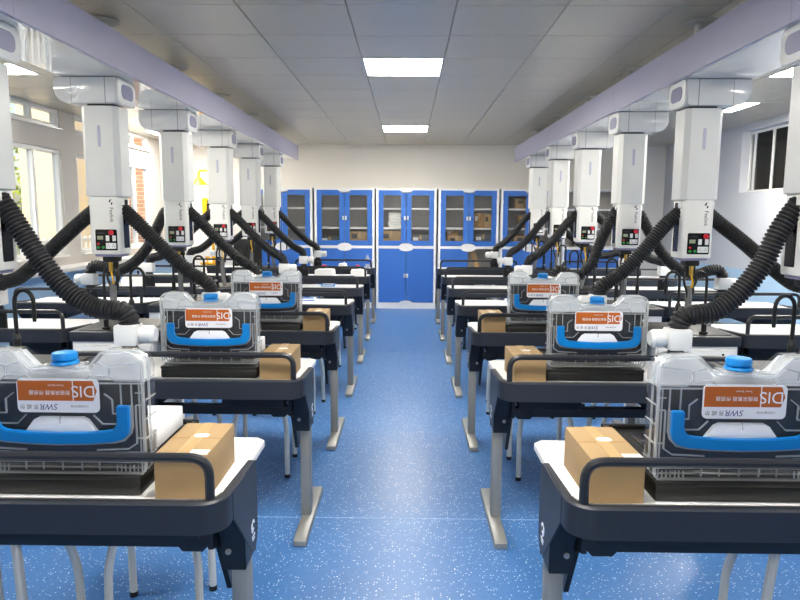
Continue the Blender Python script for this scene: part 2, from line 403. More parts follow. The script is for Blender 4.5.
for s in (-1, 1):
    fx = s < 0
    d = {}
    # junction box, runs across under the beam; aisle end at -x
    prof = [(-.135, 2.428), (.262, 2.428)] + [(.262 - .085 + .085 * math.cos(a), 2.27 + .085 - .085 * math.sin(a)) for a in [PI / 2 * i / 6 for i in range(7)]] + [(-.115, 2.27), (-.13, 2.285)]
    d['junction_box'] = MB().prism(prof, -.125, .125, 'y', .006).mesh('junction_box', 'tower_gloss', fx)
    d['seam_ring'] = MB().prism([(-.065, 2.4275), (-.060, 2.4275), (-.060, 2.2685), (-.065, 2.2685)], -.1262, .1262).prism([(.150, 2.4275), (.153, 2.4275), (.153, 2.2685), (.150, 2.2685)], -.1262, .1262).mesh('seam_ring', 'frame_alu', fx)
    d['end_cap'] = MB().prism(rrect(-.128, .128, 2.268, 2.429, .04), -.150, -.134, 'x', .004).mesh('end_cap', 'tower', fx)
    d['badge'] = MB().prism(rrect(-.085, .085, 2.305, 2.395, .038), -.1535, -.1495, 'x').mesh('badge', 'lavender_dark', fx)
    d['neck'] = MB().prism(rrect(-.09, .09, -.075, .075, .03), 2.255, 2.272, 'z').mesh('neck', 'black_plastic', fx)
    c = .030
    d['upper_body'] = MB().prism([(-.118 + c, -.1), (.118 - c, -.1), (.118, -.1 + c), (.118, .1 - c), (.118 - c, .1), (-.118 + c, .1), (-.118, .1 - c), (-.118, -.1 + c)], 1.688, 2.257, 'z', .006).mesh('upper_body', 'tower', fx, 28)
    d['slot'] = MB().prism(rrect(-.0095, .0095, 2.0, 2.135, .009), -.1025, -.0985, 'y').mesh('slot', 'slot', fx)
    d['lower_body'] = MB().prism(rrect(-.1, .1, -.088, .088, .022), 1.315, 1.69, 'z', .01).mesh('lower_body', 'tower', fx)
    for q, sg in (('a', -1), ('b', 1)):
        d['hose_slot' + q] = MB().prism(rrect(-.035, .045, 1.355, 1.672, .008), sg * .0985, sg * .1015, 'x').mesh('hose_slot', 'black_gloss', fx)
        d['hose_clip' + q] = MB().box(sg * .1015 - .012, sg * .1015 + .012, -.06, -.03, 1.635, 1.675, .004).mesh('hose_clip', 'tower', fx)
    d['control_panel'] = MB().prism(rrect(-.062, .078, 1.342, 1.478, .008), -.0915, -.087, 'y').mesh('control_panel', 'black_gloss')
    d['bottom_plate'] = MB().prism(rrect(-.085, .085, -.075, .075, .02), 1.300, 1.318, 'z').mesh('bottom_plate', 'lavender_dark', fx)
    d['gland'] = MB().box(-.045, .045, -.05, .05, 1.262, 1.303, .01).cyl((-.022, 0, 1.262), (-.022, 0, 1.225), .018).cyl((.022, 0, 1.262), (.022, 0, 1.225), .018).mesh('gland', 'black_plastic')
    d['cable_gland'] = MB().cyl((0, -.03, 1.262), (0, -.03, 1.2), .013).mesh('cable_gland', 'brass')
    d['cable_y'] = MB().tube(catmull([(0, -.03, 1.21), (.012, -.035, 1.15), (.01, -.02, 1.11)], .012), .006, 8).mesh('cable', 'yellow')
    d['cable_b'] = MB().tube(catmull([(-.022, 0, 1.235), (-.035, -.01, 1.16), (-.01, -.01, 1.08), (-.006, 0, 1.0)], .02), .008, 8).tube(catmull([(.022, 0, 1.235), (.045, -.01, 1.16), (.012, -.01, 1.10)], .02), .008, 8).mesh('cable', 'black_plastic')
    d['conduit'] = MB().tube(catmull([(0, 0, 1.13), (.004, 0, 1.08), (.006, 0, 1.0), (0, 0, .9), (-.02, 0, .812)], .012), [.021 + (.0016 if i % 2 else 0) for i in range(len(catmull([(0, 0, 1.13), (.004, 0, 1.08), (.006, 0, 1.0), (0, 0, .9), (-.02, 0, .812)], .012)))], 12).mesh('conduit', 'grey_conduit', fx)
    TM[s] = d
CP = {}
CP['display'] = MB().box(-.05, -.012, -.0935, -.091, 1.412, 1.436, .001).mesh('display', 'lcd')
CP['label_strip'] = MB().box(-.05, .0, -.0925, -.091, 1.452, 1.456).mesh('label_strip', 'ink_dark')
CP['emergency_button'] = MB().cyl((.048, -.091, 1.458), (.048, -.101, 1.458), .008, 12).cyl((.048, -.101, 1.458), (.048, -.113, 1.458), .016, 16).mesh('emergency_button', 'red')
CP['switch'] = MB().prism(rrect(-.011, .011, -.018, .018, .002), -.0955, -.091, 'y').mesh('switch', 'connector')
CP['socket'] = MB().prism(rrect(-.033, .033, -.019, .019, .002), -.0945, -.091, 'y').mesh('socket', 'connector')
CP['holes'] = MB()
for dx in (-.018, .016):
    for du, dv in ((0, .008), (-.007, -.005), (.007, -.005)): CP['holes'].box(dx + du - .0015, dx + du + .0015, -.0952, -.0944, dv - .004, dv + .004)
CP['holes'] = CP['holes'].mesh('socket_holes', 'ink_dark', smooth=0)
CP['rb'] = MB().cyl((0, -.091, 0), (0, -.097, 0), .007, 12).mesh('indicator', 'red'); CP['gb'] = MB().cyl((0, -.091, 0), (0, -.099, 0), .0085, 12).mesh('push_button', 'green')
logo_t = text_mesh('Feelink', .034, 'ink_black')
for v in logo_t.vertices: x, y, z = v.co; v.co = (z, 0, -x)       # reads downwards
logo_mark = MB().prism([(-.013, .004), (-.004, .018), (.008, .020), (.0, .010), (-.002, -.002)], -.0008, 0, 'y').prism([(.002, -.004), (.012, .002), (.010, -.014), (.003, -.018)], -.0008, 0, 'y').mesh('logo_mark', 'ink_black', smooth=0)
ordn = ['nearest', 'second', 'third', 'fourth', 'fifth', 'sixth', 'farthest']
def tower(s, i, hin, hout):
    k = i - 1
    nm = ['nearest, cut by the picture edge,', 'second', 'third', 'fourth', 'fifth', 'farthest'][k]
    t = thing('service_column', (s * TXS[s], ROW[i] + .08, 0), 'white hanging service column with black hoses, %s on the %s beam' % (nm, 'left' if s < 0 else 'right'), 'service column', 'service columns hanging from the beams')
    d = TM[s]
    jb = ob('junction_box', d['junction_box'], t); ob('seam_ring', d['seam_ring'], jb); ec = ob('end_cap', d['end_cap'], t); ob('badge', d['badge'], ec, label='lavender rounded badge')
    ob('neck', d['neck'], t)
    ub = ob('upper_body', d['upper_body'], t); ob('slot', d['slot'], ub, label='lavender upright slot')
    lb = ob('lower_body', d['lower_body'], t)
    for q in 'ab': ob('hose_slot', d['hose_slot' + q], lb); ob('hose_clip', d['hose_clip' + q], lb)
    ob('lettering', logo_t, lb, (.048, -.0885, 1.572)); ob('logo_mark', logo_mark, lb, (.046, -.088, 1.652))
    cp = ob('control_panel', d['control_panel'], t, label='black control panel with sockets and red button')
    ob('display', CP['display'], cp); ob('label_strip', CP['label_strip'], cp); ob('emergency_button', CP['emergency_button'], cp)
    ob('switch', CP['switch'], cp, (.017, 0, 1.421)); ob('switch', CP['switch'], cp, (.06, 0, 1.421))
    ob('socket', CP['socket'], cp, (.038, 0, 1.372)); ob('socket_holes', CP['holes'], cp, (.038, 0, 1.372))
    ob('indicator', CP['rb'], cp, (-.045, 0, 1.384)); ob('push_button', CP['gb'], cp, (-.045, 0, 1.362)); ob('push_button', CP['gb'], cp, (-.012, 0, 1.362))
    ob('bottom_plate', d['bottom_plate'], t); ob('gland', d['gland'], t); ob('cable_gland', d['cable_gland'], t); ob('cable', d['cable_y'], t, label='yellow cable'); ob('cable', d['cable_b'], t)
    ob('conduit', d['conduit'], t, label='grey corrugated conduit')
    ob('hose', HM['in', hin, s], t, label='black corrugated hose'); ob('hose', HM['out', hout, s], t, label='black corrugated hose')
for i in range(1, 7):
    tower(-1, i, 'sag' if i == 1 else 'straight', 'low' if i == 3 else 'straight')
    tower(1, i, 'low' if i == 3 else ('sag' if i == 1 else 'straight'), 'low' if i in (3, 5) else 'straight')

# ------------------------------------------------------------------ desks
DX = 1.05
DM = {}
def desk_meshes(fx):
    o = (-DX, 0, 0); d = {}
    top = [(.475, .08), (.493, .037), (.535, .015), (1.575, .015), (1.617, .037), (1.635, .08), (1.635, .57), (1.605, .60), (.505, .60), (.475, .57)]
    d['tabletop'] = MB(o).prism(top, .765, .79, 'z', .003).mesh('tabletop', 'white_board', fx)
    # rim: swept L around front and sides with round front corners
    def arc(cx, cy, r, a0, a1, n=6): return [(cx + r * math.cos(a0 + (a1 - a0) * i / n), cy + r * math.sin(a0 + (a1 - a0) * i / n)) for i in range(n + 1)]
    def line(inset):
        r = .075 - inset
        return [(.462 + inset, .37), ] + arc(.462 + .075, .075, r, PI, 1.5 * PI) + arc(1.648 - .075, .075, r, 1.5 * PI, 2 * PI) + [(1.648 - inset, .37)]
    oo, ii = line(0), line(.022); m = MB(o)
    rings = []
    for j, (p, q) in enumerate(zip(oo, ii)):
        zt = .815 if 0 < j < len(oo) - 1 else .795
        rings.append([(p[0], p[1], .725), (p[0], p[1], zt - .006), ((p[0] * .7 + q[0] * .3), (p[1] * .7 + q[1] * .3), zt), (q[0], q[1], zt), (q[0], q[1], .725)])
    d['rim'] = m.poly3(rings).mesh('rim', 'rim', fx)
    d['rim_strip'] = MB(o).poly3([[(a[0], a[1], .7905), (a[0], a[1], .8165), (b_[0], b_[1], .8165), (b_[0], b_[1], .7905)] for a, b_ in zip(line(.0225)[1:-1], line(.0265)[1:-1])]).mesh('rim_strip', 'silver', fx)
    for q, x0, sg in (('a', .462, 1), ('b', 1.648, -1)):
        # bracket: outer cheek + front wedge that clasps the post
        X = lambda v: x0 + sg * v
        xs = sorted((X(0), X(.075)))
        d['bracket' + q] = MB(o).prism([(.14, .735), (.14, .722), (.225, .60), (.225, .50), (.345, .50), (.375, .56), (.375, .762), (.14, .762)], xs[0], xs[1], 'x', .004).mesh('bracket', 'navy', fx)
        xs2 = sorted((X(-.001), X(.004)))
        d['cheek' + q] = MB(o).prism([(.10, .727), (.30, .52), (.346, .498), (.382, .555), (.382, .79), (.34, .80), (.10, .80)], xs2[0] - .0005, xs2[1], 'x').mesh('cheek', 'rim', fx)
        d['screw' + q] = MB(o).cyl((X(.052), .226, .56), (X(.052), .219, .56), .009, 12).mesh('screw', 'silver', fx)
        xs = sorted((X(.003), X(.053)))
        d['post' + q] = MB(o).box(xs[0], xs[1], .25, .325, .034, .505, .006).mesh('post', 'silver', fx)
        xs = sorted((X(-.012), X(.05)))
        d['foot' + q] = MB(o).prism([(0, .004), (.008, 0), (.622, 0), (.63, .004), (.63, .028), (.61, .042), (.02, .042), (0, .028)], xs[0], xs[1], 'x', .004).mesh('foot', 'silver', fx)
        xs = sorted((X(.078), X(.095)))
        d['side_panel' + q] = MB(o).prism([(.16, .72), (.44, .72), (.44, .42), (.40, .37), (.34, .37), (.24, .57), (.16, .60)], xs[0], xs[1], 'x', .003).mesh('side_panel', 'navy', fx)
        xs = sorted((X(.09), X(.19)))
        d['arm' + q] = MB(o).prism([(xs[0], .645), (xs[1], .645), (xs[1] - (.0 if sg > 0 else 0), .615), (xs[1] - .02, .592), (xs[0] + .02, .592), (xs[0], .615)], .16, .215, 'y', .003).mesh('arm', 'navy', fx)
    d['crossbar'] = MB(o).box(.55, 1.56, .17, .215, .60, .647, .004).mesh('crossbar', 'navy', fx)
    for q, a, b_ in (('a', .57, .87), ('b', 1.18, 1.54)):
        d['drawer' + q] = MB(o).box(a, b_, .12, .50, .652, .764, .004).mesh('drawer', 'insert', fx)
    rp = fillet([(.505, .035, .79), (.505, .035, .93), (1.605, .035, .93), (1.605, .035, .79)], .055, 6)
    d['rail'] = MB(o).tube(rp, .0135, 10).mesh('guard_rail', 'rail', fx)
    return d
DM[1] = desk_meshes(False); DM[-1] = desk_meshes(True)
emb = {}
for s in (-1, 1):
    m_ = MB()
    for r0, a0, a1 in ((.014, 0, 5.2), (.022, 2.6, 4.6)):
        m_.poly3([[(s * 0, r * math.cos(a), r * math.sin(a)) for r in (r0 - .004, r0 + .004)] + [(-s * .001, r * math.cos(a), r * math.sin(a)) for r in (r0 + .004, r0 - .004)] for a in [a0 + (a1 - a0) * j / 10 for j in range(11)]])
    m_.box(min(0, -s * .001), max(0, -s * .001), -.02, .02, -.040, -.033); m_.box(min(0, -s * .001), max(0, -s * .001), -.014, .014, -.050, -.045)
    emb[s] = m_.mesh('emblem', 'label_white', smooth=0)
def desk(ms, x, i, label, facing):
    t = thing('lab_desk', (x, ROW[i], 0), label, 'desk', 'lab desks in rows')
    d = DM[ms]
    ob('tabletop', d['tabletop'], t); r = ob('rim', d['rim'], t, label='dark slate raised rim'); ob('rim_strip', d['rim_strip'], r)
    for q in 'ab':
        b_ = ob('bracket', d['bracket' + q], t); ob('cheek', d['cheek' + q], b_); ob('screw', d['screw' + q], b_)
        p = ob('leg', d['post' + q], t, label='silver leg'); ob('foot', d['foot' + q], p)
        ob('side_panel', d['side_panel' + q], t); ob('arm', d['arm' + q], t); ob('drawer', d['drawer' + q], t)
        if q == 'a' and facing: ob('emblem', emb[ms], b_, (ms * (.462 - .0022 - DX), .318, .60), label='white round emblem')
    ob('crossbar', d['crossbar'], t); ob('guard_rail', d['rail'], t)
for i in range(7):
    for s in (-1, 1):
        side = 'left' if s < 0 else 'right'
        desk(s, s * DX, i, 'white-topped dark-rimmed lab desk along the %s edge of the aisle, %s row' % (side, ordn[i]), True)
        if i > 0:
            desk(-s, s * (2 * TX - DX), i, 'white-topped dark-rimmed lab desk on the %s row, beside the %s' % (ordn[i], 'left window wall' if s < 0 else 'right wall'), False)
# ------------------------------------------------------------------ pedestals between desks, with gooseneck taps
ped_body = MB().box(-.27, .27, .02, .58, 0, .735, .004).mesh('body', 'cab_white'); ped_top = MB().box(-.282, .282, .0, .60, .735, .80, .005).mesh('top', 'rim')
ped_plate = MB().box(-.24, .24, .05, .55, .80, .806, .002).mesh('top_plate', 'black_plastic'); ped_door = MB().box(-.255, .255, .008, .02, .05, .71, .003).mesh('door', 'cab_white'); ped_screw = MB().cyl((.17, .008, .68), (.17, .004, .68), .008, 12).mesh('lock', 'ink_black')
for i in range(1, 7):
    for s in (-1, 1):
        t = thing('service_pedestal', (s * TX, ROW[i], 0), 'white service pedestal with dark top between desks, %s row, %s of the aisle' % (ordn[i], 'left' if s < 0 else 'right'), 'pedestal', 'service pedestals')
        ob('body', ped_body, t); ob('top', ped_top, t); ob('top_plate', ped_plate, t); d_ = ob('door', ped_door, t); ob('lock', ped_screw, d_)
TAP = {}
for s in (-1, 1):
    path = [(0, 0, .81), (0, 0, 1.10)] + [(-.045 + .045 * math.cos(a), 0, 1.165 + .055 * math.sin(a)) for a in [PI * j / 10 for j in range(11)]] + [(-.09, 0, 1.10)]
    TAP[s] = (MB().tube(path, .0095, 10).mesh('gooseneck', 'black_plastic', s < 0), MB().cyl((0, 0, .806), (0, 0, .82), .028, 16).cyl((0, 0, .82), (0, 0, .985), .016, 14).cyl((0, 0, .985), (0, 0, 1.01), .02, 14, .013).mesh('base', 'black_plastic', s < 0),
              MB().cyl((-.09, 0, 1.11), (-.09, 0, 1.07), .011, 12, .008).mesh('nozzle', 'black_plastic', s < 0))
TAPN = MB().cyl((0, -.012, .88), (0, -.06, .88), .009, 10).cyl((0, -.06, .88), (0, -.075, .88), .013, 12).mesh('valve_knob', 'silver')
for i in range(1, 7):
    for s in (-1, 1):
        for q, x in (('inner', 1.83), ('outer', 2.01)):
            t = thing('gooseneck_tap', (s * x, ROW[i] + .09, 0), 'black gooseneck tap on the %s pedestal %s of the aisle, %s one of two' % (ordn[i] + ' row', 'left' if s < 0 else 'right', 'aisle-side' if q == 'inner' else 'wall-side'), 'tap', 'gooseneck taps on the pedestals')
            g, b_, nz = TAP[s]; ob('base', b_, t); gn = ob('gooseneck', g, t); ob('nozzle', nz, gn); ob('valve_knob', TAPN, t)
# ------------------------------------------------------------------ hose connectors on the guard rails
CN = {}
for s in (-1, 1):
    CN[s] = (MB().prism([(-.052, .978), (-.045, .968), (.045, .968), (.052, .978), (.052, 1.058), (.046, 1.066), (-.046, 1.066), (-.052, 1.058)], -.045, .05, 'y', .004).mesh('box', 'connector', s < 0),
             MB().cyl((-.05, .005, 1.018), (-.068, .005, 1.018), .034, 20).cyl((-.066, .005, 1.018), (-.112, .005, 1.018), .043, 20).cyl((-.112, .005, 1.018), (-.128, .005, 1.018), .043, 20, .033).mesh('socket_cup', 'connector', s < 0),
             MB().prism([(-.03, .97), (.03, .97), (.055, .905), (.055, .80), (-.055, .80), (-.055, .905)], .0, .018, 'y', .003).mesh('bracket', 'black_plastic', s < 0),
             MB().cyl((0, -.002, .91), (0, .002, .91), .008, 10).mesh('bolt', 'frame_alu'))
for i in range(1, 7):
    for s in (-1, 1):
        for q, u in (('aisle', 1.285), ('wall', 2.73)):
            ms = s if q == 'aisle' else -s
            t = thing('hose_connector', (s * u, ROW[i] + .066, 0), 'white hose connector clamped to the guard rail of the %s row desk, %s-side %s half' % (ordn[i], q, 'left' if s < 0 else 'right'), 'connector', 'hose connectors')
            a, b_, c_, e_ = CN[ms]; ob('box', a, t); ob('socket_cup', b_, t); br = ob('bracket', c_, t); ob('bolt', e_, br)

# ------------------------------------------------------------------ stools
seat = MB().prism(rrect(-.17, .17, -.15, .15, .06, 6), .555, .585, 'z', .008).mesh('seat', 'stool_seat')
def stool_leg(sx, sy):
    return fillet([(sx * .10, sy * .095, .552), (sx * .122, sy * .115, .50), (sx * .158, sy * .155, .30), (sx * .160, sy * .170, .018)], .04, 4)
legs = [(MB().tube(stool_leg(a, b_), .0155, 10).mesh('leg', 'stool_leg'), MB().cyl((a * .160, b_ * .170, 0), (a * .160, b_ * .170, .022), .0165, 10).mesh('rubber_tip', 'rubber')) for a in (-1, 1) for b_ in (-1, 1)]
def stool(x, y, rz, label):
    t = thing('stool', (x, y, 0), label, 'stool', 'stools under the desks', rz)
    ob('seat', seat, t)
    for a, b_ in legs: g = ob('leg', a, t); ob('rubber_tip', b_, g)
for i in range(7):
    for s in (-1, 1):
        side = 'left' if s < 0 else 'right'
        if not (s > 0 and i == 0): stool(s * (.92 if i == 0 else .86), ROW[i] + (.74 if i == 0 else 1.0), .16 if i == 0 else random.uniform(-.12, .12), 'black-seated stool with pale tube legs nearest the aisle, %s row, %s side' % (ordn[i], side))
        stool(s * 1.34, ROW[i] + (.44 if i == 0 else .93), random.uniform(-.15, .15), 'black-seated stool with pale tube legs away from the aisle, %s row, %s side' % (ordn[i], side))

# ------------------------------------------------------------------ sensor cases on black trays, cardboard boxes, foam
tm = MB(); tm.box(-.235, .235, 0, .52, 0, .045, .008)
tray_rim = MB()
for a in ((-.235, .235, 0, .17), (-.235, .235, .50, .52), (-.235, -.215, .17, .50), (.215, .235, .17, .50)): tray_rim.box(a[0], a[1], a[2], a[3], .044, .058, .003)
TRAY = (tm.mesh('base', 'black_plastic'), tray_rim.mesh('rim', 'black_plastic'), MB().box(-.16, .16, .22, .44, .044, .049, .002).mesh('panel', 'black_gloss'))
W = .238
DP = .085
cp = [(-W + .012, 0), (W - .012, 0), (W, .014), (W, .30)] + [(W - .042 + .042 * math.cos(a), .306 + .042 * math.sin(a)) for a in [PI / 2 * j / 5 for j in range(1, 6)]]
cp += [(.125, .348), (.082, .300), (-.080, .300), (-.128, .348)] + [(-W + .042 - .042 * math.sin(a), .306 + .042 * math.cos(a)) for a in [PI / 2 * j / 5 for j in range(0, 5)]] + [(-W, .30), (-W, .014)]
shell = MB().prism(cp, 0, DP, 'y', .006).mesh('shell', 'clear_plastic')
ins = MB().prism([(-.219, .022), (.219, .022), (.219, .264), (-.219, .264)], .012, DP - .01, 'y', .004).mesh('insert', 'insert')
upper = MB()
for sx in (-1, 1): upper.prism([(sx * .231, .267), (sx * .085, .267), (sx * .085, .296), (sx * .128, .342), (sx * .205, .342), (sx * .222, .330), (sx * .231, .308)], .010, DP - .008, 'y', .003)
upper.prism([(-.084, .267), (.084, .267), (.084, .295), (-.084, .295)], .010, DP - .008, 'y', .002)
upper = upper.mesh('upper_fill', 'milky')
rb = MB(); T_ = .0016
def bar(x0, z0, x1, z1, w_=T_, y0=-.004, y1=.001):
    cl_ = lambda v: max(-W + .002, min(W - .002, v)); x0, x1 = cl_(x0), cl_(x1)
    if abs(x1 - x0) + abs(z1 - z0) < .002: return
    dx, dz = x1 - x0, z1 - z0; L = math.hypot(dx, dz); nx, nz = -dz / L * w_, dx / L * w_
    rb.prism([(x0 + nx, z0 + nz), (x0 - nx, z0 - nz), (x1 - nx, z1 - nz), (x1 + nx, z1 + nz)], y0, y1, 'y')
def ploop(pts, **k):
    for a, b_ in zip(pts, pts[1:]): bar(a[0], a[1], b_[0], b_[1], **k)
ploop(cp + [cp[0]], w_=.0032, y0=-.005, y1=.006); ploop(cp + [cp[0]], w_=.0026, y0=.040, y1=.046)
for sx in (-1, 1):
    ploop([(sx * .255, .27), (sx * .16, .27), (sx * .145, .283), (sx * .145, .31), (sx * .235, .322), (sx * .252, .305), (sx * .252, .27)], w_=.0022)
    ploop([(sx * .145, .283), (sx * .09, .283)]); ploop([(sx * .145, .31), (sx * .11, .318)])
    for zz in (.235, .20, .105): bar(sx * .265, zz, sx * .215, zz)
    ploop([(sx * .226, .265), (sx * .226, .01)]); ploop([(sx * .205, .265), (sx * .205, .20)]); ploop([(sx * .175, .265), (sx * .175, .19)])
    ploop([(sx * .172, .175), (sx * .150, .175), (sx * .150, .215), (sx * .128, .232)]); ploop([(sx * .172, .145), (sx * .120, .145), (sx * .095, .170)])
    ploop([(sx * .262, .062), (sx * .150, .062), (sx * .143, .052), (sx * .143, .035)]); ploop([(sx * .09, .283), (sx * .07, .262)])
    ploop([(sx * .215, .198), (sx * .215, .09), (sx * .19, .073), (sx * .1, .069)], w_=.002)
    for q in range(8): bar(sx * (.155 + q * .012), .006, sx * (.155 + q * .012), .026, .0011)
    for q in range(5):   # side ribs
        rb.box(sx * W - .003 if sx > 0 else sx * W - .002, sx * W + .002 if sx > 0 else sx * W + .003, .004, DP - .004, .045 + q * .055, .048 + q * .055)
for x in (-.105, -.055, .0, .055, .105): bar(x, .062, x, .010)
bar(-.24, .034, .24, .034); bar(-.262, .262, .262, .262, .002); bar(0, .145, 0, .165)
ribs = rb.mesh('ribs', 'clear_rib', smooth=0)
hollow = MB().prism([(-.102, .120), (.102, .120), (.076, .155), (.062, .162), (-.062, .162), (-.076, .155)], -.002, .016, 'y', .002).mesh('grip_recess', 'label_white')
# handle: slim U with curved bottom
ho = [(-.203, .202), (-.203, .140), (-.197, .118), (-.180, .105), (-.15, .098), (-.08, .093), (0, .091), (.08, .093), (.15, .098), (.180, .105), (.197, .118), (.203, .140), (.203, .202)]
hi = [(-.168, .202), (-.168, .155), (-.163, .142), (-.155, .134), (-.14, .130), (-.08, .125), (0, .123), (.08, .125), (.14, .130), (.155, .134), (.163, .142), (.168, .155), (.168, .202)]
hm = MB().poly3([[(a[0], -.022, a[1]), (b_[0], -.022, b_[1]), (b_[0], -.004, b_[1]), (a[0], -.004, a[1])] for a, b_ in zip(ho, hi)])
bmesh.ops.bevel(hm.bm, geom=[e for e in hm.bm.edges], offset=.0028, segments=2, affect='EDGES')
handle = hm.mesh('handle', 'handle_blue', smooth=60)
hfo = [(x * 1.025, z - .004 if z < .18 else z + .003) for x, z in ho]
hframe = MB().poly3([[(a[0] * 1.03, -.012, a[1] - (.006 if abs(a[0]) < .19 else 0)), (a[0], -.012, a[1]), (a[0], -.003, a[1]), (a[0] * 1.03, -.003, a[1] - (.006 if abs(a[0]) < .19 else 0))] for a in ho]).mesh('handle_guard', 'clear_rib', smooth=0)
knob = MB().box(-.050, .050, .012, .08, .300, .306, .002).mesh('latch_seat', 'clear_rib')
kn1 = MB().lathe((0, .042, 0), [(.036, .3065), (.038, .310), (.036, .316), (.020, .318)], 24).mesh('latch_base', 'handle_blue')
kn2 = MB().lathe((0, .042, 0), [(.030, .318), (.034, .322), (.035, .332), (.032, .340), (.022, .342)], 24).mesh('latch_knob', 'handle_blue')
plate = MB().prism(rrect(-.115, .115, .178, .274, .014, 5), -.0055, -.001, 'y').mesh('label_plate', 'label_white')
# orange arrow band (upside-down label: arrow tip at right, upper part)
band = MB().prism([(-.112, .212), (.099, .212), (.110, .240), (.099, .269), (-.112, .269)], -.0062, -.0054, 'y').mesh('label_band', 'label_orange', smooth=0)
divider = MB().box(.042, .0445, -.0068, -.006, .212, .269).mesh('label_divider', 'label_white', smooth=0)
td = text_mesh('DIS', .047, 'label_white', True); tcn = text_mesh('数据采集器 传感器', .0140, 'label_white', True); ten = text_mesh('Sensor System', .0075, 'label_white', True)
tsw = text_mesh('SWR', .024, 'ink_blue', True, .25); tsu = text_mesh('苏 威 尔', .015, 'ink_dark', True); tline = text_mesh('江苏苏威尔科技', .0075, 'ink_dark', True)
def case(x, y, z, label, rz=0):
    t = thing('sensor_case', (x, y, z), label, 'case', 'clear sensor cases', rz)
    ob('shell', shell, t, label='clear plastic shell'); ob('insert', ins, t, label='dark foam insert'); ob('upper_fill', upper, t); ob('ribs', ribs, t)
    ob('grip_recess', hollow, t); ob('handle', handle, t, label='bright blue carry handle'); ob('handle_guard', hframe, t)
    k_ = ob('latch', kn2, t, label='blue round latch'); ob('latch_base', kn1, k_); ob('latch_seat', knob, k_)
    p = ob('label_plate', plate, t, label='white and orange printed label, upside down'); ob('label_band', band, p); ob('label_divider', divider, p)
    ob('lettering', td, p, (.0725, -.0066, .2405)); ob('lettering', tcn, p, (-.023, -.0066, .236)); ob('lettering', ten, p, (-.004, -.0066, .256))
    ob('lettering', tsw, p, (-.026, -.0060, .195)); ob('lettering', tsu, p, (-.082, -.0060, .195)); ob('lettering', tline, p, (.060, -.0060, .197))
BOX = MB().box(-.075, .075, 0, .28, 0, .128, .002).mesh('carton', 'cardboard')
BOXS = MB().box(-.0755, .0755, -.0005, .2805, .1275, .1285).mesh('t', 'tape')
bseam = MB().box(-.075, .075, .137, .143, .1282, .1287).mesh('flap_gap', 'cardboard_dark', smooth=0); btape = MB().box(-.018, .018, -.0006, .2806, .1284, .1290).mesh('tape', 'tape', smooth=0)
bpaper = MB().prism(rrect(-.022, .022, -.016, .016, .012), .1288, .1294, 'z').mesh('sticker', 'paper', smooth=0); blab = MB().box(.02, .072, .004, .04, .1288, .1293).mesh('shipping_label', 'paper', smooth=0)
FOAM = MB().box(-.19, .19, 0, .25, 0, .07, .004).mesh('foam', 'foam')
foamslot = MB().box(-.15, .15, .05, .2, .0695, .0715, .0008).mesh('inlay', 'paper')
for i in range(3):
    for s in (-1, 1):
        side = 'left' if s < 0 else 'right'; row = ['nearest', 'second', 'third'][i]
        jx = [0, .0, .005][i]
        t = thing('black_tray', (s * (.955 if i == 0 else .935), ROW[i] + (.10 if i == 0 else .14), .79), 'flat black plastic tray under the clear case, %s row, %s of the aisle' % (row, side), 'tray', 'black trays under the cases')
        ob('base', TRAY[0], t); ob('rim', TRAY[1], t); ob('panel', TRAY[2], t)
        case(-.946 if s < 0 else .957, ROW[i] + (.118 if i == 0 else .205), .8497, 'clear plastic case with blue handle and orange label, %s row, %s of the aisle' % (row, side), random.uniform(-.01, .01))
        bx = -.600 if s < 0 else .610
        t = thing('cardboard_box', (bx, ROW[i] + .085, .79), 'small brown cardboard box beside the clear case, %s row, %s of the aisle' % (row, side), 'box', 'small cartons beside the cases', .0 if s < 0 else .02)
        ob('carton', BOX, t); ob('flap_gap', bseam, t); ob('tape', btape, t); ob('sticker', bpaper, t, (.01, .16, 0)); ob('shipping_label', blab, t)
        if s < 0 and i < 2:
            t = thing('foam_block', (-.955, ROW[i] + (.335 if i == 0 else .375), .8392), 'white foam block lying on the black tray, %s row, left of the aisle' % row, 'foam', 'white foam blocks'); ob('block', FOAM, t); ob('inlay', foamslot, t)

# ------------------------------------------------------------------ back cabinets
YC = 11.06
CW, CD, CH, CM = 1.012, .50, 2.03, 1.045
def cab_parts():
    d = {}; h = CW / 2; c = MB()
    c.box(-h, -h + .022, 0, CD, .06, CH); c.box(h - .022, h, 0, CD, .06, CH); c.box(-h, -h + .038, -.022, 0, .0, CH); c.box(h - .038, h, -.022, 0, 0, CH); c.box(-h + .038, h - .038, -.018, 0, CM - .022, CM + .022); c.box(-h + .038, h - .038, -.018, 0, CH - .032, CH); c.box(-h + .038, h - .038, -.018, 0, 0, .1); c.box(-h, h, 0, CD, CH - .03, CH); c.box(-h + .022, h - .022, 0, CD, CM - .02, CM + .02); c.box(-h + .02, h - .02, .03, CD, 0, .08); c.box(-h + .022, h - .022, .0, CD, .08, .1)
    d['carcass'] = c.mesh('carcass', 'cab_white', smooth=0)
    d['back_panel'] = MB().box(-h + .022, h - .022, CD - .012, CD - .002, .1, CH - .03).mesh('back_panel', 'cab_grey', smooth=0)
    d['shelf'] = MB().box(-h + .023, h - .023, .03, CD - .013, -.014, .014).mesh('shelf', 'cab_white', smooth=0)
    return d
CB = cab_parts(); hh = CW / 2
dw = hh - .044          # door width
z0, z1 = CM + .024, CH - .034
